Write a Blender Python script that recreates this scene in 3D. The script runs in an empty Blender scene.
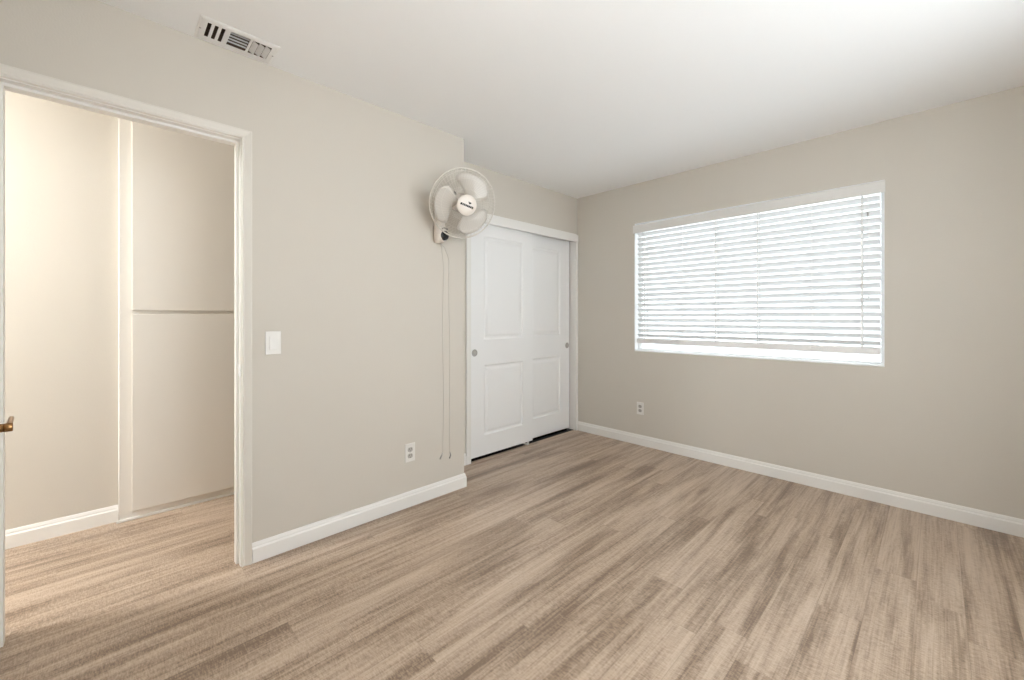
import bpy, bmesh, math, random
from mathutils import Vector, Matrix
S = bpy.context.scene
C = S.collection
PI = math.pi

# ------------------------------------------------------------------ camera
cam_d = bpy.data.cameras.new('camera')
cam = bpy.data.objects.new('camera', cam_d)
C.objects.link(cam)
cam.location = (0, 0, 1.1876)
cam.rotation_euler = (PI / 2, 0, 0.7981)
cam_d.sensor_width = 36.0
cam_d.lens = 36.0 * 413.4 / 1024
cam_d.shift_x = 0.0
cam_d.shift_y = -0.02215
cam_d.clip_start = 0.02
S.camera = cam

# ------------------------------------------------------------------ world, exposure
W = bpy.data.worlds.new('overcast_daylight')
S.world = W
W.use_nodes = True
bg = W.node_tree.nodes['Background']
bg.inputs['Color'].default_value = (0.90, 0.955, 1.0, 1)
bg.inputs['Strength'].default_value = 11.0
S.view_settings.view_transform = 'Standard'
S.view_settings.look = 'None'
S.view_settings.gamma = 1
S.view_settings.use_curve_mapping = False
S.view_settings.exposure = 0.0
S.cycles.use_denoising = True
S.cycles.max_bounces = 12
S.cycles.diffuse_bounces = 8
S.cycles.transparent_max_bounces = 12
S.cycles.caustics_reflective = False
S.cycles.caustics_refractive = False
S.cycles.sample_clamp_indirect = 6.0

ROOM_FILL = 23.0      # radiance of the unseen globe added to brighten the bedroom
HALL_LAMP = 300.0      # and of the hall's ceiling lamp

# ------------------------------------------------------------------ materials
def nodes(name):
    m = bpy.data.materials.new(name)
    m.use_nodes = True
    nt = m.node_tree
    return m, nt, nt.nodes['Principled BSDF'], nt.nodes, nt.links

def plain(name, col, rough=0.5, metal=0.0, bump=0.0, scale=200.0, spec=0.5, mottled=0.0):
    m, nt, b, N, L = nodes(name)
    b.inputs['Base Color'].default_value = (*col, 1)
    b.inputs['Roughness'].default_value = rough
    b.inputs['Metallic'].default_value = metal
    b.inputs['Specular IOR Level'].default_value = spec
    tc = N.new('ShaderNodeTexCoord')
    nz = N.new('ShaderNodeTexNoise')
    nz.inputs['Scale'].default_value = scale
    nz.inputs['Detail'].default_value = 3
    L.new(tc.outputs['Object'], nz.inputs['Vector'])
    if bump:
        bp = N.new('ShaderNodeBump')
        bp.inputs['Strength'].default_value = bump
        bp.inputs['Distance'].default_value = 0.002
        L.new(nz.outputs['Fac'], bp.inputs['Height'])
        L.new(bp.outputs['Normal'], b.inputs['Normal'])
    if mottled:
        mx = N.new('ShaderNodeMix'); mx.data_type = 'RGBA'
        mx.inputs['A'].default_value = (*[c * (1 - mottled) for c in col], 1)
        mx.inputs['B'].default_value = (*[min(1, c * (1 + mottled)) for c in col], 1)
        L.new(nz.outputs['Fac'], mx.inputs['Factor'])
        L.new(mx.outputs['Result'], b.inputs['Base Color'])
    return m

def floor_material():
    m, nt, b, N, L = nodes('vinyl_oak_planks')
    def math_(op, a, bb=None, c=None):
        n = N.new('ShaderNodeMath'); n.operation = op
        for i, v in enumerate((a, bb, c)):
            if v is None: continue
            if isinstance(v, (int, float)): n.inputs[i].default_value = v
            else: L.new(v, n.inputs[i])
        return n.outputs[0]
    PW, PL = 0.142, 1.22
    tc = N.new('ShaderNodeTexCoord')
    sp = N.new('ShaderNodeSeparateXYZ'); L.new(tc.outputs['Object'], sp.inputs[0])
    x, y = sp.outputs['X'], sp.outputs['Y']
    u = math_('DIVIDE', math_('ADD', x, 10.0), PW)
    col = math_('FLOOR', u)
    wn = N.new('ShaderNodeTexWhiteNoise'); wn.noise_dimensions = '1D'; L.new(col, wn.inputs['W'])
    v = math_('ADD', math_('DIVIDE', math_('ADD', y, 10.0), PL), math_('MULTIPLY', wn.outputs['Value'], 7.3))
    row = math_('FLOOR', v)
    cb = N.new('ShaderNodeCombineXYZ'); L.new(col, cb.inputs[0]); L.new(row, cb.inputs[1])
    pid = N.new('ShaderNodeTexWhiteNoise'); pid.noise_dimensions = '2D'; L.new(cb.outputs[0], pid.inputs['Vector'])
    rnd = pid.outputs['Value']
    # grain coordinates: stretched along the plank, shifted per plank
    def grain(sx, sy, detail, rough, dist, k):
        g = N.new('ShaderNodeCombineXYZ')
        L.new(math_('ADD', math_('MULTIPLY', x, sx), math_('MULTIPLY', rnd, 31.0 * k)), g.inputs[0])
        L.new(math_('MULTIPLY', y, sy), g.inputs[1])
        L.new(math_('MULTIPLY', rnd, 57.0), g.inputs[2])
        n = N.new('ShaderNodeTexNoise')
        n.inputs['Scale'].default_value = 1.0
        n.inputs['Detail'].default_value = detail
        n.inputs['Roughness'].default_value = rough
        n.inputs['Distortion'].default_value = dist
        L.new(g.outputs[0], n.inputs['Vector'])
        return n.outputs['Fac']
    broad = grain(14.0, 0.85, 4, 0.55, 0.5, 1.0)      # smoky bands along the board
    fine = grain(120.0, 3.0, 4, 0.65, 0.3, 2.0)      # fine fibres
    saw = grain(60.0, 230.0, 2, 0.6, 0.0, 3.0)       # saw marks across the board
    ramp = N.new('ShaderNodeValToRGB')
    e = ramp.color_ramp.elements
    e[0].position = 0.24; e[0].color = (0.185, 0.125, 0.085, 1)
    e[1].position = 0.76; e[1].color = (0.560, 0.445, 0.345, 1)
    for p, c in ((0.40, (0.325, 0.236, 0.168, 1)), (0.53, (0.440, 0.333, 0.248, 1))):
        q = e.new(p); q.color = c
    g2 = N.new('ShaderNodeCombineXYZ')
    L.new(math_('MULTIPLY', x, 11.0), g2.inputs[0]); L.new(math_('MULTIPLY', y, 1.0), g2.inputs[1])
    n2 = N.new('ShaderNodeTexNoise'); n2.inputs['Scale'].default_value = 1.0; n2.inputs['Detail'].default_value = 5
    n2.inputs['Roughness'].default_value = 0.62; n2.inputs['Distortion'].default_value = 0.7
    L.new(g2.outputs[0], n2.inputs['Vector'])
    broad = math_('ADD', math_('MULTIPLY', broad, 0.55), math_('MULTIPLY', n2.outputs['Fac'], 0.55))
    broad = math_('SUBTRACT', broad, 0.05)
    f = math_('ADD', broad, math_('MULTIPLY', math_('SUBTRACT', fine, 0.5), 0.42))
    f = math_('ADD', f, math_('MULTIPLY', math_('SUBTRACT', saw, 0.5), 0.42))
    f = math_('ADD', f, math_('MULTIPLY', math_('SUBTRACT', rnd, 0.5), 0.035))
    f = math_('ADD', math_('MULTIPLY', math_('SUBTRACT', f, 0.5), 1.42), 0.475)
    L.new(f, ramp.inputs['Fac'])
    # seams
    fu = math_('FRACT', u); fv = math_('FRACT', v)
    du = math_('MULTIPLY', math_('MINIMUM', fu, math_('SUBTRACT', 1.0, fu)), PW)
    dv = math_('MULTIPLY', math_('MINIMUM', fv, math_('SUBTRACT', 1.0, fv)), PL)
    seam = math_('LESS_THAN', math_('MINIMUM', du, dv), 0.0010)
    mx = N.new('ShaderNodeMix'); mx.data_type = 'RGBA'
    L.new(math_('MULTIPLY', seam, 0.35), mx.inputs['Factor'])
    L.new(ramp.outputs['Color'], mx.inputs['A'])
    mx.inputs['B'].default_value = (0.16, 0.11, 0.075, 1)
    L.new(mx.outputs['Result'], b.inputs['Base Color'])
    rr = N.new('ShaderNodeMapRange')
    rr.inputs['To Min'].default_value = 0.30; rr.inputs['To Max'].default_value = 0.42
    L.new(fine, rr.inputs['Value']); L.new(rr.outputs[0], b.inputs['Roughness'])
    b.inputs['Specular IOR Level'].default_value = 0.6
    bp = N.new('ShaderNodeBump'); bp.inputs['Strength'].default_value = 0.25; bp.inputs['Distance'].default_value = 0.001
    h = math_('SUBTRACT', math_('ADD', fine, saw), math_('MULTIPLY', seam, 1.5))
    L.new(h, bp.inputs['Height']); L.new(bp.outputs['Normal'], b.inputs['Normal'])
    return m

def glass_material(name, tint):
    m = bpy.data.materials.new(name); m.use_nodes = True
    nt = m.node_tree; N, L = nt.nodes, nt.links
    N.remove(N['Principled BSDF'])
    t = N.new('ShaderNodeBsdfTransparent'); g = N.new('ShaderNodeBsdfGlossy'); x = N.new('ShaderNodeMixShader')
    g.inputs['Roughness'].default_value = 0.02
    x.inputs[0].default_value = 0.06
    t.inputs['Color'].default_value = (*tint, 1)
    L.new(t.outputs[0], x.inputs[1]); L.new(g.outputs[0], x.inputs[2])
    L.new(x.outputs[0], N['Material Output'].inputs['Surface'])
    return m

def lamp_material(name, col, strength):
    m, nt, b, N, L = nodes(name)
    b.inputs['Base Color'].default_value = (0.8, 0.8, 0.8, 1)
    b.inputs['Emission Color'].default_value = (*col, 1)
    b.inputs['Emission Strength'].default_value = strength
    return m

M = {
    'wall': plain('beige_wall_paint', (0.592, 0.552, 0.492), 0.85, bump=0.22, scale=160, spec=0.25),
    'ceiling': plain('white_ceiling_paint', (0.89, 0.89, 0.89), 0.9, bump=0.2, scale=140, spec=0.2),
    'trim': plain('white_trim_paint', (0.80, 0.785, 0.755), 0.45, bump=0.03, scale=60),
    'casing': plain('off_white_casing_paint', (0.68, 0.645, 0.59), 0.5, bump=0.03, scale=60),  # off-white, slightly darker than the other trim
    'door': plain('white_door_paint', (0.85, 0.85, 0.845), 0.38, bump=0.03, scale=90),
    'cabinet': plain('cabinet_paint', (0.74, 0.705, 0.655), 0.5, bump=0.06, scale=70),
    'floor': floor_material(),
    'glass': glass_material('dimming_window_glass', (0.46, 0.47, 0.47)),  # tint added to dim the daylight so the slats read grey
    'clear_glass': glass_material('clear_window_glass', (0.96, 0.97, 0.97)),
    'vinyl': plain('white_vinyl', (0.86, 0.86, 0.86), 0.4, bump=0.02),
    'slat': plain('white_slat_vinyl', (0.75, 0.75, 0.75), 0.45, bump=0.03, scale=80),
    'valance': plain('off_white_valance', (0.70, 0.685, 0.655), 0.5, bump=0.03, scale=80),
    'cord': plain('white_cord', (0.85, 0.85, 0.84), 0.7, bump=0.1, scale=600),
    'plastic': plain('white_plastic', (0.73, 0.71, 0.675), 0.35, bump=0.02),
    'socket': plain('grey_plastic', (0.40, 0.38, 0.35), 0.4, bump=0.02),
    'slot': plain('dark_slot', (0.03, 0.028, 0.025), 0.6, bump=0.02),
    'fan_body': plain('cream_plastic', (0.80, 0.74, 0.68), 0.32, bump=0.02),
    'blade': plain('pale_blade_plastic', (0.60, 0.56, 0.51), 0.28, bump=0.02),
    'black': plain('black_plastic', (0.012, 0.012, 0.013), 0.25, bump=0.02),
    'knob': plain('smoke_grey_plastic', (0.22, 0.21, 0.19), 0.35, bump=0.02),
    'wire': plain('pale_wire', (0.68, 0.64, 0.58), 0.35, metal=0.2, bump=0.02),
    'cable': plain('pale_grey_cable', (0.60, 0.565, 0.51), 0.5, bump=0.02),
    'bronze': plain('antique_bronze', (0.36, 0.20, 0.085), 0.28, metal=1.0, bump=0.05, scale=90),
    'nickel': plain('satin_nickel', (0.42, 0.41, 0.39), 0.3, metal=1.0, bump=0.03),
    'vent': plain('white_register_paint', (0.82, 0.81, 0.80), 0.45, bump=0.02),
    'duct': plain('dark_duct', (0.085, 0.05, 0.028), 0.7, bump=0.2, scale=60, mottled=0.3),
    'closet': plain('closet_shade', (0.07, 0.065, 0.06), 0.9, bump=0.1),  # darkness of the shut closet put into its wall colour
    'opal': lamp_material('opal_glass_fill', (1.0, 0.985, 0.96), ROOM_FILL),
    'opal_hall': lamp_material('opal_glass_hall', (0.93, 0.975, 1.0), HALL_LAMP),
}

# ------------------------------------------------------------------ mesh helpers
class MB:
    """gathers shapes given in room coordinates; obj() links them as one mesh"""
    def __init__(self): self.v, self.f, self.s = [], [], []
    def add(self, verts, faces, smooth=False, mat=None):
        o = len(self.v)
        for p in verts:
            p = Vector(p)
            self.v.append(mat @ p if mat else p)
        for f in faces:
            self.f.append([i + o for i in f]); self.s.append(smooth)
        return self
    def box(self, a, b, bev=0.0, mat=None):
        x0, y0, z0 = (min(a[i], b[i]) for i in range(3))
        x1, y1, z1 = (max(a[i], b[i]) for i in range(3))
        if not bev:
            v = [(x0,y0,z0),(x1,y0,z0),(x1,y1,z0),(x0,y1,z0),(x0,y0,z1),(x1,y0,z1),(x1,y1,z1),(x0,y1,z1)]
            f = [(3,2,1,0),(4,5,6,7),(0,1,5,4),(1,2,6,5),(2,3,7,6),(3,0,4,7)]
            return self.add(v, f, mat=mat)
        bm = bmesh.new()
        bmesh.ops.create_cube(bm, size=1)
        for p in bm.verts:
            p.co = Vector(((x0+x1)/2 + p.co.x*(x1-x0), (y0+y1)/2 + p.co.y*(y1-y0), (z0+z1)/2 + p.co.z*(z1-z0)))
        bmesh.ops.bevel(bm, geom=bm.edges[:], offset=bev, segments=2, affect='EDGES', profile=0.5)
        bm.verts.ensure_lookup_table()
        self.add([p.co.copy() for p in bm.verts], [[q.index for q in f.verts] for f in bm.faces], mat=mat)
        bm.free(); return self
    def prism(self, poly, axis, a, b, mat=None):
        """poly of 2D points extruded along axis (0,1,2) from a to b"""
        n = len(poly)
        def put(p, t):
            q = [0, 0, 0]; o = [i for i in range(3) if i != axis]
            q[axis] = t; q[o[0]] = p[0]; q[o[1]] = p[1]; return q
        v = [put(p, a) for p in poly] + [put(p, b) for p in poly]
        f = [[i, (i+1) % n, (i+1) % n + n, i + n] for i in range(n)] + [list(range(n))[::-1], list(range(n, 2*n))]
        return self.add(v, f, mat=mat)
    def sweep(self, path, rings):
        """rings: list of closed rings of points already placed"""
        n = len(rings[0]); v = [p for r in rings for p in r]; f = []
        for k in range(len(rings) - 1):
            for i in range(n):
                j = (i + 1) % n
                f.append([k*n+i, k*n+j, (k+1)*n+j, (k+1)*n+i])
        f.append(list(range(n))[::-1]); f.append([len(v)-n+i for i in range(n)])
        return self.add(v, f)
    def tube(self, pts, r, seg=8, closed=False, mat=None, caps=True):
        pts = [Vector(p) for p in pts]; n = len(pts)
        rad = r if isinstance(r, (list, tuple)) else [r] * n
        rings = []; ref = None
        for i, p in enumerate(pts):
            a = pts[(i-1) % n] if (closed or i > 0) else p
            b = pts[(i+1) % n] if (closed or i < n-1) else p
            t = (b - a).normalized()
            if ref is None:
                ref = t.orthogonal().normalized()
            ref = (ref - t * ref.dot(t)).normalized()
            w = t.cross(ref)
            rings.append([p + (ref * math.cos(2*PI*k/seg) + w * math.sin(2*PI*k/seg)) * rad[i] for k in range(seg)])
        v = [q for rg in rings for q in rg]; f = []
        for i in range(n if closed else n - 1):
            j = (i + 1) % n
            for k in range(seg):
                l = (k + 1) % seg
                f.append([i*seg+k, i*seg+l, j*seg+l, j*seg+k])
        if caps and not closed:
            f.append(list(range(seg))[::-1]); f.append([(n-1)*seg+k for k in range(seg)])
        return self.add(v, f, True, mat)
    def lathe(self, prof, seg=32, mat=None, smooth=True):
        """prof of (radius, z) about the local z axis"""
        v = []; f = []; n = len(prof)
        for r, z in prof:
            for k in range(seg):
                v.append((r*math.cos(2*PI*k/seg), r*math.sin(2*PI*k/seg), z))
        for i in range(n - 1):
            for k in range(seg):
                l = (k + 1) % seg
                f.append([i*seg+k, i*seg+l, (i+1)*seg+l, (i+1)*seg+k])
        f.append(list(range(seg))[::-1]); f.append([(n-1)*seg+k for k in range(seg)])
        return self.add(v, f, smooth, mat)

def world_loc(o):
    p = Vector((0, 0, 0))
    while o: p += o.location; o = o.parent
    return p

def obj(name, mb, mat, parent=None, origin=None):
    off = world_loc(parent) if parent else Vector((0, 0, 0))
    loc = (Vector(origin) - off) if origin is not None else Vector((0, 0, 0))
    base = off + loc
    me = bpy.data.meshes.new(name)
    me.from_pydata([tuple(p - base) for p in mb.v], [], mb.f)
    me.update()
    for p, s in zip(me.polygons, mb.s): p.use_smooth = s
    bm = bmesh.new(); bm.from_mesh(me)
    bmesh.ops.recalc_face_normals(bm, faces=bm.faces[:])
    bm.to_mesh(me); bm.free()
    me.materials.append(M[mat])
    o = bpy.data.objects.new(name, me); C.objects.link(o)
    o.location = loc
    o.parent = parent
    return o

def tag(o, label=None, cat=None, group=None, kind=None):
    if label: o['label'] = label
    if cat: o['category'] = cat
    if group: o['group'] = group
    if kind: o['kind'] = kind
    return o

def thing(name, loc, label, cat, group=None):
    o = bpy.data.objects.new(name, None); C.objects.link(o)
    o.empty_display_size = 0.1
    o.location = loc
    return tag(o, label, cat, group)

def struct(name, mb, mat, label=None, cat=None, origin=None):
    return tag(obj(name, mb, mat, None, origin), label, cat, None, 'structure')

# ------------------------------------------------------------------ dimensions (metres; left wall along y, window wall along x)
H = 2.44
XL, TL = -2.313, 0.115            # left wall face and thickness
XW = -2.645                       # closet wall face
YC = 1.785                        # end of the left wall
YW = 3.542                        # window wall face
XR, YR = 0.78, -0.42              # right and rear walls
DL, DR, DH = -0.284, 0.448, 2.036 # doorway
XH = -3.335                       # far wall of the hall
HY0, HY1 = -2.6, 1.45
VX0, VX1, VY0, VY1 = -2.270, -2.140, 0.292, 0.550   # ceiling register opening
WX0, WX1, WZ0, WZ1 = -1.981, -0.229, 0.870, 2.067   # window opening
RY0, RY1, RZ0, RZ1 = 0.55, 2.35, 0.87, 2.07             # added fill window beside the camera, in the right wall
CY0, CY1, CZ = 2.103, 3.508, 2.045                  # closet opening

# ------------------------------------------------------------------ room shell
struct('floor', MB().box((-4.0, -2.72, -0.1), (XR + 0.12, YW + 0.14, 0)), 'floor',
       'wood-look plank floor in beige and grey brown running towards the window wall', 'floor')
cl = MB()
cl.box((-4.0, -2.72, H), (VX0, YW + 0.14, H + 0.1)).box((VX1, -2.72, H), (XR + 0.12, YW + 0.14, H + 0.1))
cl.box((VX0, -2.72, H), (VX1, VY0, H + 0.1)).box((VX0, VY1, H), (VX1, YW + 0.14, H + 0.1))
struct('ceiling', cl, 'ceiling', 'flat white painted ceiling', 'ceiling')

w = MB()
w.box((XL - TL, YR - 0.12, 0), (XL, DL - 0.019, H)).box((XL - TL, DL - 0.019, DH + 0.019), (XL, DR + 0.019, H))
w.box((XL - TL, DR + 0.019, 0), (XL, YC, H)).box((XW, YC - 0.115, 0), (XL - TL, YC, H))
struct('wall_left', w, 'wall', 'beige wall with the doorway and the wall fan', 'wall')
w = MB()
w.box((XW - 0.115, YC - 0.115, 0), (XW, CY0 - 0.019, H)).box((XW - 0.115, CY0 - 0.019, CZ + 0.019), (XW, CY1 + 0.019, H))
w.box((XW - 0.115, CY1 + 0.019, 0), (XW, YW, H))
struct('wall_closet', w, 'wall', 'beige wall around the closet doors', 'wall')
w = MB()
w.box((XW - 0.115, YW, 0), (WX0, YW + 0.14, H)).box((WX1, YW, 0), (XR, YW + 0.14, H))
w.box((WX0, YW, 0), (WX1, YW + 0.14, WZ0)).box((WX0, YW, WZ1), (WX1, YW + 0.14, H))
struct('wall_front', w, 'wall', 'beige wall holding the window', 'wall')
w = MB()
w.box((XR, YR - 0.12, 0), (XR + 0.12, RY0, H)).box((XR, RY1, 0), (XR + 0.12, YW + 0.14, H))
w.box((XR, RY0, 0), (XR + 0.12, RY1, RZ0)).box((XR, RY0, RZ1), (XR + 0.12, RY1, H))
struct('wall_right', w, 'wall')
struct('wall_rear', MB().box((XL, YR - 0.12, 0), (XR, YR, H)), 'wall')
# hall and closet behind the walls
w = MB()
w.box((XH - 0.12, HY0, 0), (XH, 0.040, H)).box((XH - 0.12, 0.962, 0), (XH, HY1, H))
struct('wall_hall', w, 'wall', 'pale wall across the hall seen through the doorway', 'wall')
w = MB()
w.box((-4.0, HY0 - 0.12, 0), (XL - TL, HY0, H)).box((XH - 0.12, HY1, 0), (XW - 0.115, HY1 + 0.1, H))
w.box((XL - TL - 0.0, HY0 - 0.12, 0), (XL, YR - 0.12, H))
struct('wall_hall_ends', w, 'wall')
w = MB()
w.box((-3.40, HY1 + 0.1, 0), (-3.30, YW + 0.14, H)).box((-3.30, HY1 + 0.1, 0), (XW - 0.115, YC - 0.12, H)).box((-3.30, YW, 0), (XW - 0.115, YW + 0.14, H))
struct('wall_closet_inside', w, 'closet')

# ------------------------------------------------------------------ baseboards
BH, BT = 0.094, 0.013
PROF = [(0, 0), (BT, 0), (BT, BH - 0.028), (BT - 0.002, BH - 0.024), (BT - 0.0045, BH - 0.020), (BT - 0.0045, BH - 0.014),
        (BT - 0.007, BH - 0.006), (BT - 0.009, BH), (0, BH)]
def base_run(mb, pts, normals, prof=PROF):
    """pts on the wall face (xy); normals: offset direction at each point (mitred, not unit)"""
    mb.sweep(None, [[(p[0] + n[0]*d, p[1] + n[1]*d, z) for d, z in prof] for p, n in zip(pts, normals)])
b = MB(); base_run(b, [(XL, DR + 0.0475), (XL, YC), (XW + BT, YC)], [(1, 0), (1, 1), (0, 1)])
struct('baseboard_left', b, 'trim', 'white baseboard under the wall fan', 'baseboard')
b = MB(); base_run(b, [(XW, YC + BT), (XW, CY0 - 0.0475)], [(1, 0), (1, 0)])
struct('baseboard_closet', b, 'trim')
b = MB(); base_run(b, [(XW + 0.014, YW), (XR, YW)], [(0, -1), (0, -1)])
struct('baseboard_front', b, 'trim', 'white baseboard along the window wall', 'baseboard')
b = MB(); base_run(b, [(XR, YW - BT), (XR, YR)], [(-1, 0), (-1, 0)])
struct('baseboard_right', b, 'trim')
b = MB(); base_run(b, [(XL + BT, YR), (XR - BT, YR)], [(0, 1), (0, 1)])
struct('baseboard_rear', b, 'trim')
b = MB(); base_run(b, [(XH, HY0), (XH, 0.0395)], [(1, 0), (1, 0)])
struct('baseboard_hall', b, 'trim', 'white baseboard of the hall left of the linen cabinet', 'baseboard')

# ------------------------------------------------------------------ door casings
CASE = [(0.003, 0), (0.003, 0.007), (0.006, 0.0105), (0.010, 0.0105), (0.013, 0.0075), (0.016, 0.0065), (0.022, 0.0085), (0.034, 0.0125),
        (0.040, 0.0145), (0.044, 0.0145), (0.046, 0.013), (0.046, 0)]
def casing(mb, xf, y0, y1, zt, prof=CASE):
    rings = []
    for (y, z, sy, sz) in ((y0, 0, -1, 0), (y0, zt, -1, 1), (y1, zt, 1, 1), (y1, 0, 1, 0)):
        rings.append([(xf + t, y + sy*wd, z + sz*wd) for wd, t in prof])
    mb.sweep(None, rings)
def frame_mesh(x0, x1, y0, y1, zt, th):
    m = MB()
    m.box((x0, y0 - th, 0), (x1, y0, zt)).box((x0, y1, 0), (x1, y1 + th, zt)).box((x0, y0 - th, zt), (x1, y1 + th, zt + th))
    return m
tr = MB(); casing(tr, XL, DL, DR, DH)
trim1 = struct('trim_1', tr, 'casing', 'white moulded casing around the open doorway', 'door casing')
obj('jamb', frame_mesh(XL - TL, XL, DL, DR, DH, 0.0188), 'trim', trim1)
obj('door_stop', frame_mesh(XL - 0.072, XL - 0.036, DL + 0.011, DR - 0.011, DH - 0.011, 0.0109), 'trim', trim1)
# strike plate with curved lip on the latch jamb
sk = MB()
sk.box((XL - 0.034, DR - 0.0016, 0.905), (XL - 0.001, DR - 0.0001, 0.962), 0.0006)
sk.tube([(XL - 0.002 + 0.012*math.sin(a), DR - 0.001 - 0.004 + 0.006*math.cos(a), 0.9335) for a in [i*PI/8 for i in range(5)]], 0.0018, 6)
st = MB()
lip = []
for k in range(9):
    a = -PI/2 + PI*k/8
    lip.append((XL + 0.0065, DR - 0.002, 0.9335 + 0.025*math.sin(a)))
st.box((XL - 0.001, DR - 0.0022, 0.910), (XL + 0.0075, DR - 0.0002, 0.957), 0.0007)
for p, f, s in ((st.v, st.f, st.s),): sk.add(p, f)
obj('strike_plate', sk, 'vinyl', trim1)

CASE2 = [(0.0, 0), (0.0, 0.010), (0.003, 0.013), (0.040, 0.014), (0.045, 0.012), (0.046, 0)]
tr = MB()
tr.prism([(XW, CY0 - 0.046), (XW + 0.012, CY0 - 0.046), (XW + 0.014, CY0 - 0.042), (XW + 0.013, CY0), (XW, CY0)], 2, 0, 1.975)
tr.prism([(XW, CY1), (XW + 0.013, CY1), (XW + 0.014, CY1 + 0.029), (XW + 0.012, CY1 + 0.032), (XW, CY1 + 0.032)], 2, 0, 1.975)
trim2 = struct('trim_2', tr, 'trim', 'white casing around the sliding closet doors', 'door casing')
obj('header_fascia', MB().box((XW + 0.0002, CY0 - 0.048, 1.9752), (XW + 0.0165, YW - 0.0005, 2.053), 0.003), 'trim', trim2)
jm = frame_mesh(XW - 0.115, XW, CY0, CY1, CZ, 0.0188)
obj('jamb', jm, 'trim', trim2)
obj('track', MB().box((XW - 0.105, CY0 + 0.001, CZ - 0.022), (XW - 0.012, CY1 - 0.001, CZ - 0.0005)), 'nickel', trim2)
obj('dark_gap_strip', MB().box((XW - 0.106, CY0 + 0.001, 0.0003), (XW - 0.022, CY1 - 0.001, 0.003)), 'black', trim2)  # black strip added to darken the gap under the sliding doors
gd = MB()
gd.box((XW - 0.095, 2.778, 0.0005), (XW - 0.006, 2.815, 0.004), 0.001)
for gx in (-0.0135, -0.0615, -0.0985): gd.box((XW + gx, 2.783, 0.003), (XW + gx + 0.004, 2.810, 0.026), 0.001)
obj('floor_guide', gd, 'plastic', trim2)

# ------------------------------------------------------------------ doors
def panel_door(x_front, y0, y1, z0, z1, th, panels):
    """slab with moulded raised panels on the face towards +x"""
    m = MB()
    xf, xb = x_front, x_front - th
    m.add([(xb,y0,z0),(xb,y1,z0),(xb,y1,z1),(xb,y0,z1),(xf,y0,z0),(xf,y1,z0),(xf,y1,z1),(xf,y0,z1)],
          [(0,3,2,1),(0,1,5,4),(1,2,6,5),(2,3,7,6),(3,0,4,7)])
    ys = sorted({y0, y1, *[p[0] for p in panels], *[p[1] for p in panels]})
    zs = sorted({z0, z1, *[p[2] for p in panels], *[p[3] for p in panels]})
    for i in range(len(ys) - 1):
        for j in range(len(zs) - 1):
            cy, cz = (ys[i]+ys[i+1])/2, (zs[j]+zs[j+1])/2
            if any(p[0] < cy < p[1] and p[2] < cz < p[3] for p in panels): continue
            m.add([(xf,ys[i],zs[j]),(xf,ys[i+1],zs[j]),(xf,ys[i+1],zs[j+1]),(xf,ys[i],zs[j+1])], [(0,1,2,3)])
    steps = [(0, 0), (0.004, -0.002), (0.010, -0.0075), (0.018, -0.009), (0.026, -0.0085), (0.040, -0.0035), (0.048, -0.002)]
    for a, b_, c, d in panels:
        rg = [[(xf+t, a+s, c+s), (xf+t, b_-s, c+s), (xf+t, b_-s, d-s), (xf+t, a+s, d-s)] for s, t in steps]
        for k in range(len(rg) - 1):
            v = rg[k] + rg[k+1]
            m.add(v, [[i, (i+1) % 4, (i+1) % 4 + 4, i + 4] for i in range(4)])
        m.add(rg[-1], [(0,1,2,3)])
    return m
def merge(mb):
    bm = bmesh.new()
    vs = [bm.verts.new(p) for p in mb.v]
    for f in mb.f: bm.faces.new([vs[i] for i in f])
    bmesh.ops.remove_doubles(bm, verts=bm.verts[:], dist=1e-5)
    bm.verts.ensure_lookup_table(); bm.verts.index_update()
    o = MB(); o.add([v.co.copy() for v in bm.verts], [[v.index for v in f.verts] for f in bm.faces]); bm.free()
    return o
def finger_pull(parent, xf, y, z):
    T = Matrix.Translation((xf, y, z)) @ Matrix.Rotation(PI/2, 4, 'Y')
    r = MB().lathe([(0.0295, 0.0002), (0.0295, 0.0016), (0.0275, 0.0026), (0.0245, 0.0020), (0.0225, 0.0006)], 32, T)
    p = obj('finger_pull', r, 'nickel', parent)
    obj('cup', MB().lathe([(0.0223, 0.0003), (0.020, 0.0006), (0.0, 0.0008)], 32, T), 'socket', p)
# left leaf slides in front of the right one
XD1, XD2 = XW - 0.020, XW - 0.067
dm = merge(panel_door(XD1, 2.108, 2.872, 0.024, 2.02, 0.034, [(2.268, 2.742, 0.190, 0.785), (2.268, 2.742, 0.998, 1.876)]))
d2 = struct('door_2', dm, 'door', 'front sliding closet door with two moulded panels beside the wall corner', 'closet door', (XD1, 2.49, 0.014))
finger_pull(d2, XD1, 2.166, 0.893)
dm = merge(panel_door(XD2, 2.735, 3.490, 0.024, 2.02, 0.034, [(2.890, 3.342, 0.205, 0.790), (2.890, 3.342, 1.008, 1.876)]))
d3 = struct('door_3', dm, 'door', 'rear sliding closet door beside the window wall', 'closet door', (XD2, 3.108, 0.014))
finger_pull(d3, XD2, 3.452, 0.893)
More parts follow.
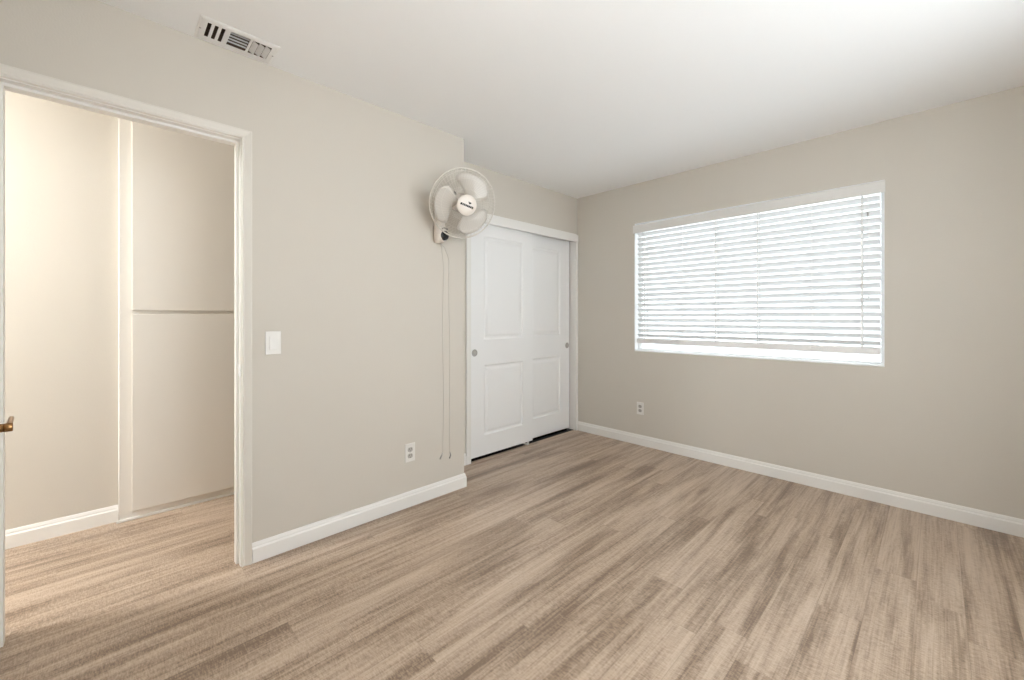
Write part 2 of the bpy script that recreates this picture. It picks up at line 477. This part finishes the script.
# bedroom door, swung right open against the rear wall, bronze lever
ang = math.radians(-4.6)
hx, hy = XL + 0.017, DL + 0.0015
R = Matrix.Translation((hx, hy, 0)) @ Matrix.Rotation(-ang, 4, 'Z')
leaf = MB().box((0.0, -0.035, 0.010), (0.724, 0.0, 2.030), 0.0015, R)
d1 = struct('door_1', leaf, 'door', 'bedroom door swung wide open with a bronze lever reaching into view', 'door', (hx, hy, 0.01))
hz = 0.908
lv = MB()
lv.lathe([(0.031, 0), (0.031, 0.004), (0.027, 0.008), (0.012, 0.0095), (0.0105, 0.012), (0.0105, 0.050)], 28, R @ Matrix.Translation((0.655, 0, hz)) @ Matrix.Rotation(-PI/2, 4, 'X'))
lv.tube([(0.655, 0.040, hz), (0.655, 0.0535, hz), (0.655, 0.0545, hz)], [0.0112, 0.0112, 0.0100], 18, mat=R)
pts = [(0.662, 0.0475, hz + 0.004), (0.650, 0.0478, hz + 0.0045), (0.615, 0.0485, hz + 0.006), (0.575, 0.0490, hz + 0.007), (0.553, 0.0490, hz + 0.0065), (0.548, 0.0485, hz + 0.006)]
lv.tube(pts, [0.0035, 0.0058, 0.0055, 0.0055, 0.0052, 0.003], 14, mat=R)
obj('lever_handle', lv, 'bronze', d1)['label'] = 'bronze lever handle'
for zz in (0.2, 1.02, 1.83):
    obj('hinge', MB().tube([(hx - 0.007, hy - 0.0090, zz - 0.045), (hx - 0.007, hy - 0.0090, zz + 0.045)], 0.0048, 10), 'bronze', d1)

# ------------------------------------------------------------------ window
f = MB()
fy0, fy1 = YW + 0.072, YW + 0.132
def ring(mb, x0, x1, z0, z1, y0, y1, wd, bev=0.003):
    mb.box((x0, y0, z0), (x0 + wd, y1, z1), bev).box((x1 - wd, y0, z0), (x1, y1, z1), bev)
    mb.box((x0 + wd, y0, z0), (x1 - wd, y1, z0 + wd), bev).box((x0 + wd, y0, z1 - wd), (x1 - wd, y1, z1), bev)
ring(f, WX0 + 0.001, WX1 - 0.001, WZ0 + 0.001, WZ1 - 0.001, fy0, fy1, 0.011)
win = struct('window_1', f, 'vinyl', 'wide window behind the white blind', 'window')
s = MB(); ring(s, WX0 + 0.013, WX1 - 0.013, WZ0 + 0.013, WZ1 - 0.013, fy0 + 0.012, fy0 + 0.040, 0.010)
so = obj('sash', s, 'vinyl', win)
obj('pane', MB().box((WX0 + 0.022, fy0 + 0.023, WZ0 + 0.022), (WX1 - 0.022, fy0 + 0.028, WZ1 - 0.022)), 'glass', so)
obj('sill', MB().box((WX0 + 0.001, YW + 0.001, WZ0 - 0.0), (WX1 - 0.001, fy0 - 0.001, WZ0 + 0.010), 0.002), 'vinyl', win)
lr = MB()
lr.box((WX0 + 0.0005, YW + 0.0005, WZ0 + 0.0105), (WX0 + 0.002, fy0 - 0.0005, WZ1 - 0.0045)).box((WX1 - 0.002, YW + 0.0005, WZ0 + 0.0105), (WX1 - 0.0005, fy0 - 0.0005, WZ1 - 0.0045))
lr.box((WX0 + 0.0005, YW + 0.0005, WZ1 - 0.004), (WX1 - 0.0005, fy0 - 0.0005, WZ1 - 0.0005))
obj('reveal_lining', lr, 'vinyl', win)

# unseen window added in the right wall to brighten the room
f = MB()
gx0 = XR + 0.066
for a, b_ in (((gx0, RY0 + 0.001, RZ0 + 0.001), (gx0 + 0.05, RY0 + 0.045, RZ1 - 0.001)), ((gx0, RY1 - 0.045, RZ0 + 0.001), (gx0 + 0.05, RY1 - 0.001, RZ1 - 0.001)),
              ((gx0, RY0 + 0.045, RZ0 + 0.001), (gx0 + 0.05, RY1 - 0.045, RZ0 + 0.045)), ((gx0, RY0 + 0.045, RZ1 - 0.045), (gx0 + 0.05, RY1 - 0.045, RZ1 - 0.001)),
              ((gx0 + 0.004, (RY0 + RY1)/2 - 0.025, RZ0 + 0.045), (gx0 + 0.046, (RY0 + RY1)/2 + 0.025, RZ1 - 0.045))):
    f.box(a, b_, 0.003)
fill_win = struct('fill_window', f, 'vinyl', 'added bare sliding window, out of view, brightening the room from the right wall', 'window')
for a, b_ in ((RY0 + 0.044, (RY0 + RY1)/2 - 0.024), ((RY0 + RY1)/2 + 0.024, RY1 - 0.044)):
    obj('pane', MB().box((gx0 + 0.022, a, RZ0 + 0.044), (gx0 + 0.026, b_, RZ1 - 0.044)), 'clear_glass', fill_win)

# ------------------------------------------------------------------ blind
bl = thing('window_blind', ((WX0 + WX1)/2, YW + 0.035, 0.93), 'white horizontal slat blind hanging in the window, slats half open', 'blind')
SX0, SX1, SY, SD = WX0 + 0.017, WX1 - 0.021, YW + 0.036, 0.050
TILT = math.radians(31)
PITCH, ZT, NS = 0.0472, 1.962, 21
va = MB()
vt = math.radians(0.35)
Tv = Matrix.Translation((WX0 - 0.007, 0, 1.975)) @ Matrix.Rotation(-vt, 4, 'Y')
va.prism([(YW - 0.016, 0.0), (YW - 0.0135, -0.0015), (YW - 0.002, 0.0), (YW - 0.002, 0.070), (YW - 0.012, 0.073), (YW - 0.016, 0.068)], 0, 0.0, WX1 - WX0 + 0.011, Tv)
obj('valance', va, 'valance', bl)['label'] = 'off-white valance board'
obj('headrail', MB().box((SX0, YW + 0.010, 1.996), (SX1, YW + 0.056, 2.040), 0.002), 'valance', bl)
sl = MB()
ct, sn = math.cos(TILT), math.sin(TILT)
def slat(mb, z, tilt, jit=0.0):
    c_, s_ = math.cos(tilt), math.sin(tilt)
    top, bot = [], []
    for k in range(7):
        u = -0.5 + k/6
        crown = 0.0022*(1 - 4*u*u)
        for L_, t in ((top, 0.0013), (bot, -0.0013)):
            a, n = u*SD, crown + t
            L_.append((SY + a*c_ + n*s_, z - a*s_ + n*c_))
    mb.prism(top + bot[::-1], 0, SX0 + jit, SX1 + jit)
rnd = random.Random(4)
for k in range(NS):
    slat(sl, ZT - k*PITCH, TILT + rnd.uniform(-0.03, 0.03), rnd.uniform(-0.002, 0.002))
obj('slat_panel', sl, 'slat', bl)
obj('bottom_rail', MB().box((SX0, SY - 0.026, 0.946), (SX1, SY + 0.026, 0.992), 0.006), 'vinyl', bl)
for x in (-1.884, -1.257, -0.952, -0.341):
    ld = MB()
    for yy in (SY - 0.0262, SY + 0.0262):
        ld.box((x - 0.004, yy - 0.0005, 0.966), (x + 0.004, yy + 0.0005, 2.0))
    for k in range(NS):
        z = ZT - k*PITCH - 0.003
        ld.tube([(x, SY - 0.026, z + 0.0262*sn), (x, SY + 0.026, z - 0.0262*sn)], 0.0006, 5)
    obj('ladder_tape', ld, 'cord', bl)
for x in (-1.529, -0.612):
    ld = MB()
    for yy in (SY - 0.0262, SY + 0.0262):
        ld.tube([(x, yy, 0.966), (x, yy, 2.0)], 0.0012, 6)
    for k in range(NS):
        z = ZT - k*PITCH - 0.003
        ld.tube([(x, SY - 0.026, z + 0.0262*sn), (x, SY + 0.026, z - 0.0262*sn)], 0.0006, 5)
    obj('ladder_cord', ld, 'cord', bl)
def cord(x, z1, dark=False):
    yy = YW + 0.0045
    c = obj('pull_cord', MB().tube([(x, yy + 0.004, 2.0), (x, yy, 1.96), (x + 0.001, yy, z1 + 0.03)], 0.0011, 6), 'cord', bl)
    T = Matrix.Translation((x + 0.001, yy - 0.001, z1))
    obj('tassel', MB().lathe([(0.0015, 0.032), (0.0035, 0.026), (0.0050, 0.010), (0.0055, 0.002), (0.0045, 0)], 12, T), 'socket' if dark else 'cord', c)
cord(-1.926, 1.22); cord(-1.914, 1.16); cord(-0.312, 1.845, True); cord(-0.306, 1.30)

# ------------------------------------------------------------------ linen cabinet in the hall
XF = -3.297
cab = thing('linen_cabinet', (XF, 0.50, 0), 'tall built-in cream linen cabinet with slab doors in the hall', 'cabinet')
c = MB()
c.box((-3.90, 0.042, 0.001), (-3.882, 0.960, H - 0.002)).box((-3.882, 0.042, 0.001), (XF - 0.019, 0.060, H - 0.002)).box((-3.882, 0.942, 0.001), (XF - 0.019, 0.960, H - 0.002))
obj('carcass', c, 'cabinet', cab)
c = MB()
c.box((XF - 0.019, 0.042, 0.001), (XF, 0.100, H - 0.002), 0.0015).box((XF - 0.019, 0.902, 0.001), (XF, 0.960, H - 0.002), 0.0015)
c.box((XF - 0.019, 0.100, 0.001), (XF, 0.902, 0.075)).box((XF - 0.019, 0.100, 1.185), (XF, 0.902, 1.245)).box((XF - 0.019, 0.100, 2.36), (XF, 0.902, H - 0.002))
obj('face_frame', c, 'cabinet', cab)
c = MB().box((XF + 0.0004, 0.096, 1.2285), (XF + 0.019, 0.906, 2.395), 0.0025)
obj('door', c, 'cabinet', cab)['label'] = 'upper slab door'
c = MB().box((XF + 0.0004, 0.096, 0.052), (XF + 0.019, 0.906, 1.2065), 0.0025)
obj('door', c, 'cabinet', cab)['label'] = 'lower slab door'
obj('toe_strip', MB().box((XF + 0.0004, 0.030, 0.0005), (XF + 0.012, 0.960, 0.014), 0.002), 'trim', cab)

# ------------------------------------------------------------------ electrics
def rocker_switch(y, z):
    t = thing('light_switch', (XL, y, z), 'white rocker light switch on the wall right of the doorway', 'light switch')
    x = XL
    obj('wall_plate', MB().box((x + 0.0002, y - 0.0355, z - 0.0575), (x + 0.0058, y + 0.0355, z + 0.0575), 0.0022), 'plastic', t)
    obj('rocker_frame', MB().box((x + 0.0050, y - 0.0178, z - 0.0345), (x + 0.0068, y + 0.0178, z + 0.0345), 0.0006), 'plastic', t)
    r = MB().prism([(x + 0.0064, z - 0.0318), (x + 0.0064, z + 0.0318), (x + 0.0078, z + 0.0318), (x + 0.0088, z), (x + 0.0112, z - 0.0310), (x + 0.0105, z - 0.0318)], 1, y - 0.0152, y + 0.0152)
    obj('rocker', r, 'plastic', t)
rocker_switch(0.587, 1.060)
def outlet(T, loc, label):
    """duplex receptacle; T maps local (right, up, out) to the room"""
    t = thing('wall_outlet', loc, label, 'outlet', 'white duplex outlets')
    obj('wall_plate', MB().box((-0.035, -0.057, 0.0002), (0.035, 0.057, 0.0055), 0.002, T), 'plastic', t)
    for sgn in (1, -1):
        cz = sgn*0.0195
        poly = []
        for k in range(28):
            a = 2*PI*k/28
            poly.append((0.0172*math.cos(a), cz + max(-0.0138, min(0.0138, 0.0172*math.sin(a)))))
        r = obj('receptacle', MB().prism(poly, 2, 0.0050, 0.0074, T), 'socket', t)
        for dx, hh in ((-0.0064, 0.0048), (0.0064, 0.0040)):
            obj('slot', MB().box((dx - 0.0013, cz + 0.004 - hh, 0.0070), (dx + 0.0013, cz + 0.004 + hh, 0.0077), 0, T), 'slot', r)
        obj('slot', MB().lathe([(0.0026, 0.0070), (0.0026, 0.0077)], 12, T @ Matrix.Translation((0, cz - 0.0085, 0))), 'slot', r)
    obj('screw', MB().lathe([(0.0028, 0.005), (0.0024, 0.0066), (0.0, 0.0068)], 12, T), 'nickel', t)
TA = Matrix(((0, 0, 1, XL), (1, 0, 0, 1.356), (0, 1, 0, 0.337), (0, 0, 0, 1)))
outlet(TA, (XL, 1.356, 0.337), 'white duplex outlet low on the wall below the wall fan')
TB = Matrix(((1, 0, 0, -1.921), (0, 0, -1, YW), (0, 1, 0, 0.340), (0, 0, 0, 1)))
outlet(TB, (-1.921, YW, 0.340), 'white duplex outlet low on the wall below the window')

# ------------------------------------------------------------------ ceiling register
vt_ = thing('air_register', ((VX0 + VX1)/2, (VY0 + VY1)/2, H), 'white three-way air register in the ceiling above the doorway', 'vent')
v = MB()
fx0, fx1, fyA, fyB = -2.302, -2.120, 0.270, 0.570
zb = H - 0.0005
def lip(mb):
    o0 = [(fx0, fyA), (fx1, fyA), (fx1, fyB), (fx0, fyB)]
    def r(d, z): return [(fx0 + d, fyA + d, z), (fx1 - d, fyA + d, z), (fx1 - d, fyB - d, z), (fx0 + d, fyB - d, z)]
    inner = lambda z: [(VX0 + 0.008, VY0 + 0.008, z), (VX1 - 0.008, VY0 + 0.008, z), (VX1 - 0.008, VY1 - 0.008, z), (VX0 + 0.008, VY1 - 0.008, z)]
    rings = [r(0, zb), r(0.001, zb - 0.002), r(0.010, zb - 0.0055), inner(zb - 0.006), inner(zb - 0.004), r(0.026, zb - 0.001)]
    for a, b_ in zip(rings[:4], rings[1:5]):
        mb.add(a + b_, [[i, (i+1) % 4, (i+1) % 4 + 4, i + 4] for i in range(4)])
lip(v)
for yy in (0.377, 0.461):
    v.box((VX0 + 0.008, yy - 0.005, zb - 0.006), (VX1 - 0.008, yy + 0.005, zb - 0.003))
obj('frame', v, 'vent', vt_)
def louver(mb, along, c0, a, b_, tilt, wd=0.024):
    """thin blade; along='x' runs in x at y=c0, along='y' runs in y at x=c0"""
    t = 0.0009
    poly = []
    for u, n in ((-wd/2, -t), (wd/2, -t), (wd/2, t), (-wd/2, t)):
        poly.append((c0 + u*math.cos(tilt) - n*math.sin(tilt), zb + 0.002 + u*math.sin(tilt) + n*math.cos(tilt)))
    mb.prism(poly, 1 if along == 'y' else 0, a, b_)
q = MB()
for k in range(3):
    yk = 0.3135 + k*0.0245
    q.box((VX0 + 0.008, yk, zb - 0.006), (VX1 - 0.008, yk + 0.0115, zb - 0.005))
    louver(q, 'x', yk + 0.003, VX0 + 0.009, VX1 - 0.009, math.radians(74), 0.012)
obj('louver_bank', q, 'vent', vt_)
q = MB()
for k in range(4): louver(q, 'y', VX0 + 0.027 + k*0.0245, 0.382, 0.456, math.radians(118), 0.010)
obj('louver_bank', q, 'vent', vt_)
q = MB()
for k in range(3): louver(q, 'x', 0.482 + k*0.0248, VX0 + 0.001, VX1 - 0.030, math.radians(150), 0.022)
obj('louver_bank', q, 'vent', vt_)
q = MB()
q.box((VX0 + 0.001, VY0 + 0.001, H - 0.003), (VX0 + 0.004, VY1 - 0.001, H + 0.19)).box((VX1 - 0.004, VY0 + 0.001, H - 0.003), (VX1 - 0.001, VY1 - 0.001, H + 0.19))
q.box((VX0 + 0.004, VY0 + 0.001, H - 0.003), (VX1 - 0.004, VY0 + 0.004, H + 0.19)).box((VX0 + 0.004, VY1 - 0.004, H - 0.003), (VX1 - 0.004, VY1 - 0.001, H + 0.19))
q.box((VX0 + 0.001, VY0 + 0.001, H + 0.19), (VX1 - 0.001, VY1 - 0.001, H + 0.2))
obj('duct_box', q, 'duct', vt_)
for yy in (0.281, 0.559):
    T = Matrix.Translation(((fx0 + fx1)/2, yy, zb - 0.0055)) @ Matrix.Rotation(PI, 4, 'X')
    obj('screw', MB().lathe([(0.004, -0.002), (0.004, 0.0005), (0.002, 0.0015)], 12, T), 'socket', vt_)

# ------------------------------------------------------------------ wall fan
FC = Vector((-2.085, 1.603, 1.904))
n = Vector((0.880, -0.285, -0.345)).normalized()
up = Vector((0, 0, 1)); up = (up - n*up.dot(n)).normalized()
rt = up.cross(n)
roll = Matrix.Rotation(math.radians(-14), 4, n)
up2, rt2 = roll @ up, roll @ rt
F = Matrix(((rt2.x, up2.x, n.x, FC.x), (rt2.y, up2.y, n.y, FC.y), (rt2.z, up2.z, n.z, FC.z), (0, 0, 0, 1)))
fan = thing('wall_fan', (XL, 1.556, 1.75), 'white wall-mounted fan with wire grille at the wall corner by the closet', 'fan')
RG = 0.215
# bracket: rounded body on the wall, rising behind the grille
bx, by = XL + 0.0015, 1.556
def oval(cx_, z, wx, wy, yb=by, k=24, e=3.0):
    r = []
    for i in range(k):
        a = 2*PI*i/k; ca, sa = math.cos(a), math.sin(a)
        r.append((cx_ + wx*math.copysign(abs(ca)**(2/e), ca), yb + wy*math.copysign(abs(sa)**(2/e), sa), z))
    return r
bk = MB()
sec = [(1.678, 0.020, 0.016), (1.684, 0.029, 0.026), (1.700, 0.036, 0.034), (1.735, 0.038, 0.037), (1.775, 0.035, 0.035), (1.825, 0.030, 0.030), (1.865, 0.026, 0.026), (1.885, 0.023, 0.023), (1.892, 0.016, 0.015)]
bk.sweep(None, [oval(bx + wx, z, wx, wy) for z, wx, wy in sec]); bk.s = [True]*len(bk.s)
obj('wall_bracket', bk, 'fan_body', fan)
# black control face on the bracket, looking out and down into the room
cp = MB()
Tc = Matrix.Translation((bx + 0.067, by + 0.014, 1.722)) @ Matrix.Rotation(math.radians(97), 4, 'Y')
cp.lathe([(0.031, -0.012), (0.032, 0.004), (0.030, 0.009), (0.020, 0.012), (0.0, 0.013)], 24, Tc)
obj('control_panel', cp, 'black', fan)['label'] = 'black control panel'
cb_ = MB()
cb_.tube([Tc @ Vector((-0.043, -0.022, 0.000)), Tc @ Vector((-0.047, 0.0, 0.004)), Tc @ Vector((-0.043, 0.022, 0.000))], 0.0055, 8)
obj('speed_button', cb_, 'knob', fan)
# neck and motor
nk = MB().tube([(bx + 0.026, by, 1.868), (bx + 0.034, by + 0.004, 1.905), tuple(FC - n*0.125 + Vector((0, 0, -0.01))), tuple(FC - n*0.10)], [0.022, 0.023, 0.026, 0.028], 16)
obj('neck', nk, 'fan_body', fan)
mo = MB().lathe([(0.020, -0.150), (0.040, -0.146), (0.053, -0.130), (0.058, -0.100), (0.060, -0.065), (0.060, -0.052)], 32, F)
obj('motor_housing', mo, 'fan_body', fan)
kn = MB().tube([F @ Vector((-0.060, 0.036, -0.062)), F @ Vector((-0.066, 0.040, -0.030))], 0.013, 12)
kn.tube([F @ Vector((-0.040, 0.024, -0.075)), F @ Vector((-0.060, 0.036, -0.055))], 0.006, 8)
obj('tilt_knob', kn, 'knob', fan)
# three broad blades
for a0 in (68, 188, 308):
    bl_v = []; faces = []
    NU, NV = 12, 9
    for i in range(NU + 1):
        t = i/NU
        r = 0.030 + 0.160*t
        wid = math.radians(28 + 70*math.sin(min(1, t*1.15)*PI*0.52)) * (1 - 0.42*max(0, t - 0.72)/0.28*(max(0, t - 0.72)/0.28))
        lean = math.radians(16*t)
        for j in range(NV + 1):
            s = -0.5 + j/NV
            a = math.radians(a0) + lean + s*wid
            z = 0.006 - 0.048*s*(1 - 0.35*t) + 0.006*math.cos(PI*s)
            bl_v.append((r*math.cos(a), r*math.sin(a), z))
    for i in range(NU):
        for j in range(NV):
            p = i*(NV+1) + j
            faces.append([p, p+1, p+NV+2, p+NV+1])
    o2 = len(bl_v)
    back = [(x, y, z - 0.002) for x, y, z in bl_v]
    fb = [[k + o2 for k in fc[::-1]] for fc in faces]
    edge = []
    loop = [j for j in range(NV + 1)] + [i*(NV+1) + NV for i in range(1, NU + 1)] + [NU*(NV+1) + j for j in range(NV - 1, -1, -1)] + [i*(NV+1) for i in range(NU - 1, 0, -1)]
    for k in range(len(loop)):
        p, q_ = loop[k], loop[(k+1) % len(loop)]
        edge.append([p, q_, q_ + o2, p + o2])
    m = MB().add(bl_v + back, faces + fb + edge, True, F)
    obj('blade', m, 'blade', fan)
obj('spinner', MB().lathe([(0.036, -0.03), (0.036, 0.018), (0.030, 0.030), (0.010, 0.034)], 28, F), 'blade', fan)
# grille: rim, rear and front wire baskets
gr = MB()
def ring_pts(r, z, k=72): return [(r*math.cos(2*PI*i/k), r*math.sin(2*PI*i/k), z) for i in range(k)]
rm = MB().tube(ring_pts(RG, 0.0), 0.0042, 8, True, F)
obj('grille_rim', rm, 'wire', fan)
def basket(depth, r_in, count, tw, sgn):
    g = MB()
    for k in range(count):
        a = 2*PI*k/count
        pts = []
        for u, z in ((r_in, depth), (RG*0.45, depth*0.98), (RG*0.72, depth*0.86), (RG*0.90, depth*0.56), (RG*0.975, depth*0.25), (RG, 0)):
            aa = a + tw*(1 - u/RG)
            pts.append((u*math.cos(aa), u*math.sin(aa), z*sgn))
        g.tube(pts, 0.0008, 4, False, F)
    for u, z in ((RG*0.45, depth*0.98), (RG*0.73, depth*0.85), (RG*0.93, depth*0.46)):
        g.tube(ring_pts(u, z*sgn), 0.0011, 5, True, F)
    return g
obj('front_grille', basket(0.068, 0.056, 60, 0.5, 1), 'wire', fan)
obj('rear_grille', basket(0.052, 0.056, 48, 0.0, -1), 'wire', fan)
hub = obj('hub_cap', MB().lathe([(0.058, 0.060), (0.0635, 0.066), (0.0635, 0.070), (0.060, 0.0745), (0.030, 0.0775), (0.0, 0.078)], 40, F), 'fan_body', fan)
lg = MB()
xs = -0.046
for k, wd in enumerate((0.012, 0.0105, 0.0095, 0.0105, 0.0095, 0.011, 0.0105, 0.011)):
    z = 0.0762 + 0.0011*(1 - abs(xs + wd/2)/0.05)
    lg.prism([(xs, -0.0085), (xs + wd - 0.0014, -0.0085), (xs + wd - 0.0004, 0.0045), (xs + 0.001, 0.0045)], 2, z - 0.003, z + 0.0012, F)
    xs += wd + 0.0006
lg.prism([(-0.002, 0.026), (0.010, 0.022), (0.016, 0.025), (0.021, 0.017), (0.010, 0.0105), (0.004, 0.017)], 2, 0.074, 0.0785, F)
obj('logo', lg, 'black', hub)
# two thin cords hanging down the wall from the bracket
for (ya, yb_, zend) in ((1.606, 1.608, 0.245), (1.655, 1.664, 0.232)):
    pts = [(XL + 0.020, by + 0.012, 1.682), (XL + 0.010, (by + 0.012 + ya)/2, 1.66), (XL + 0.0024, ya, 1.58)]
    for k in range(1, 25):
        t = k/24
        pts.append((XL + 0.0020, ya + (yb_ - ya)*t + 0.0035*math.sin(9*t + ya*40), 1.58 + (zend + 0.035 - 1.58)*t))
    cc = obj('power_cord' if ya < 1.63 else 'pull_cord', MB().tube(pts, 0.0015, 6), 'cable', fan)
    x0, y0 = pts[-1][0], pts[-1][1]
    e_ = MB().tube([(x0, y0, zend + 0.036), (x0 + 0.002, y0 + (0.006 if ya > 1.63 else -0.010), zend + 0.018), (x0 + 0.003, y0 + (-0.006 if ya > 1.63 else -0.026), zend - 0.004)], [0.003, 0.0055, 0.004], 8)
    obj('cord_end', e_, 'socket', cc)

# ------------------------------------------------------------------ lamps on the ceilings (above and behind the view; the bedroom globe is added fill)
def dome_lamp(x, y, r, mat, label):
    t = thing('ceiling_lamp', (x, y, H), label, 'ceiling lamp')
    T = Matrix.Translation((x, y, H)) @ Matrix.Rotation(PI, 4, 'X')
    obj('base_plate', MB().lathe([(r*0.92, 0.0005), (r*0.94, 0.004), (r*0.90, 0.022), (r*0.85, 0.024)], 40, T), 'nickel', t)
    obj('diffuser', MB().lathe([(r*0.84, 0.0245), (r, 0.034), (r*0.98, 0.055), (r*0.86, 0.085), (r*0.62, 0.112), (r*0.32, 0.127), (0.0, 0.131)], 40, T), mat, t)
    return t
def fill_globe(x, y, drop, r, mat, label):
    t = thing('fill_pendant', (x, y, H), label, 'ceiling lamp')
    T = Matrix.Translation((x, y, H)) @ Matrix.Rotation(PI, 4, 'X')
    obj('canopy', MB().lathe([(0.062, 0.0005), (0.062, 0.012), (0.045, 0.022), (0.010, 0.026), (0.008, drop - r + 0.012), (0.032, drop - r + 0.014), (0.036, drop - r + 0.03)], 32, T), 'nickel', t)
    prof = [(r*math.sin(a), drop - r*math.cos(a)) for a in [math.radians(14 + 166*k/22) for k in range(22)]] + [(0.0, drop + r)]
    obj('globe', MB().lathe(prof, 40, T), mat, t)
    return t
fill_globe(-0.35, 0.45, 0.46, 0.14, 'opal', 'added opal glass globe, out of view, brightening the bedroom')
dome_lamp(-2.88, -1.60, 0.15, 'opal_hall', 'flush opal glass ceiling lamp in the hall')
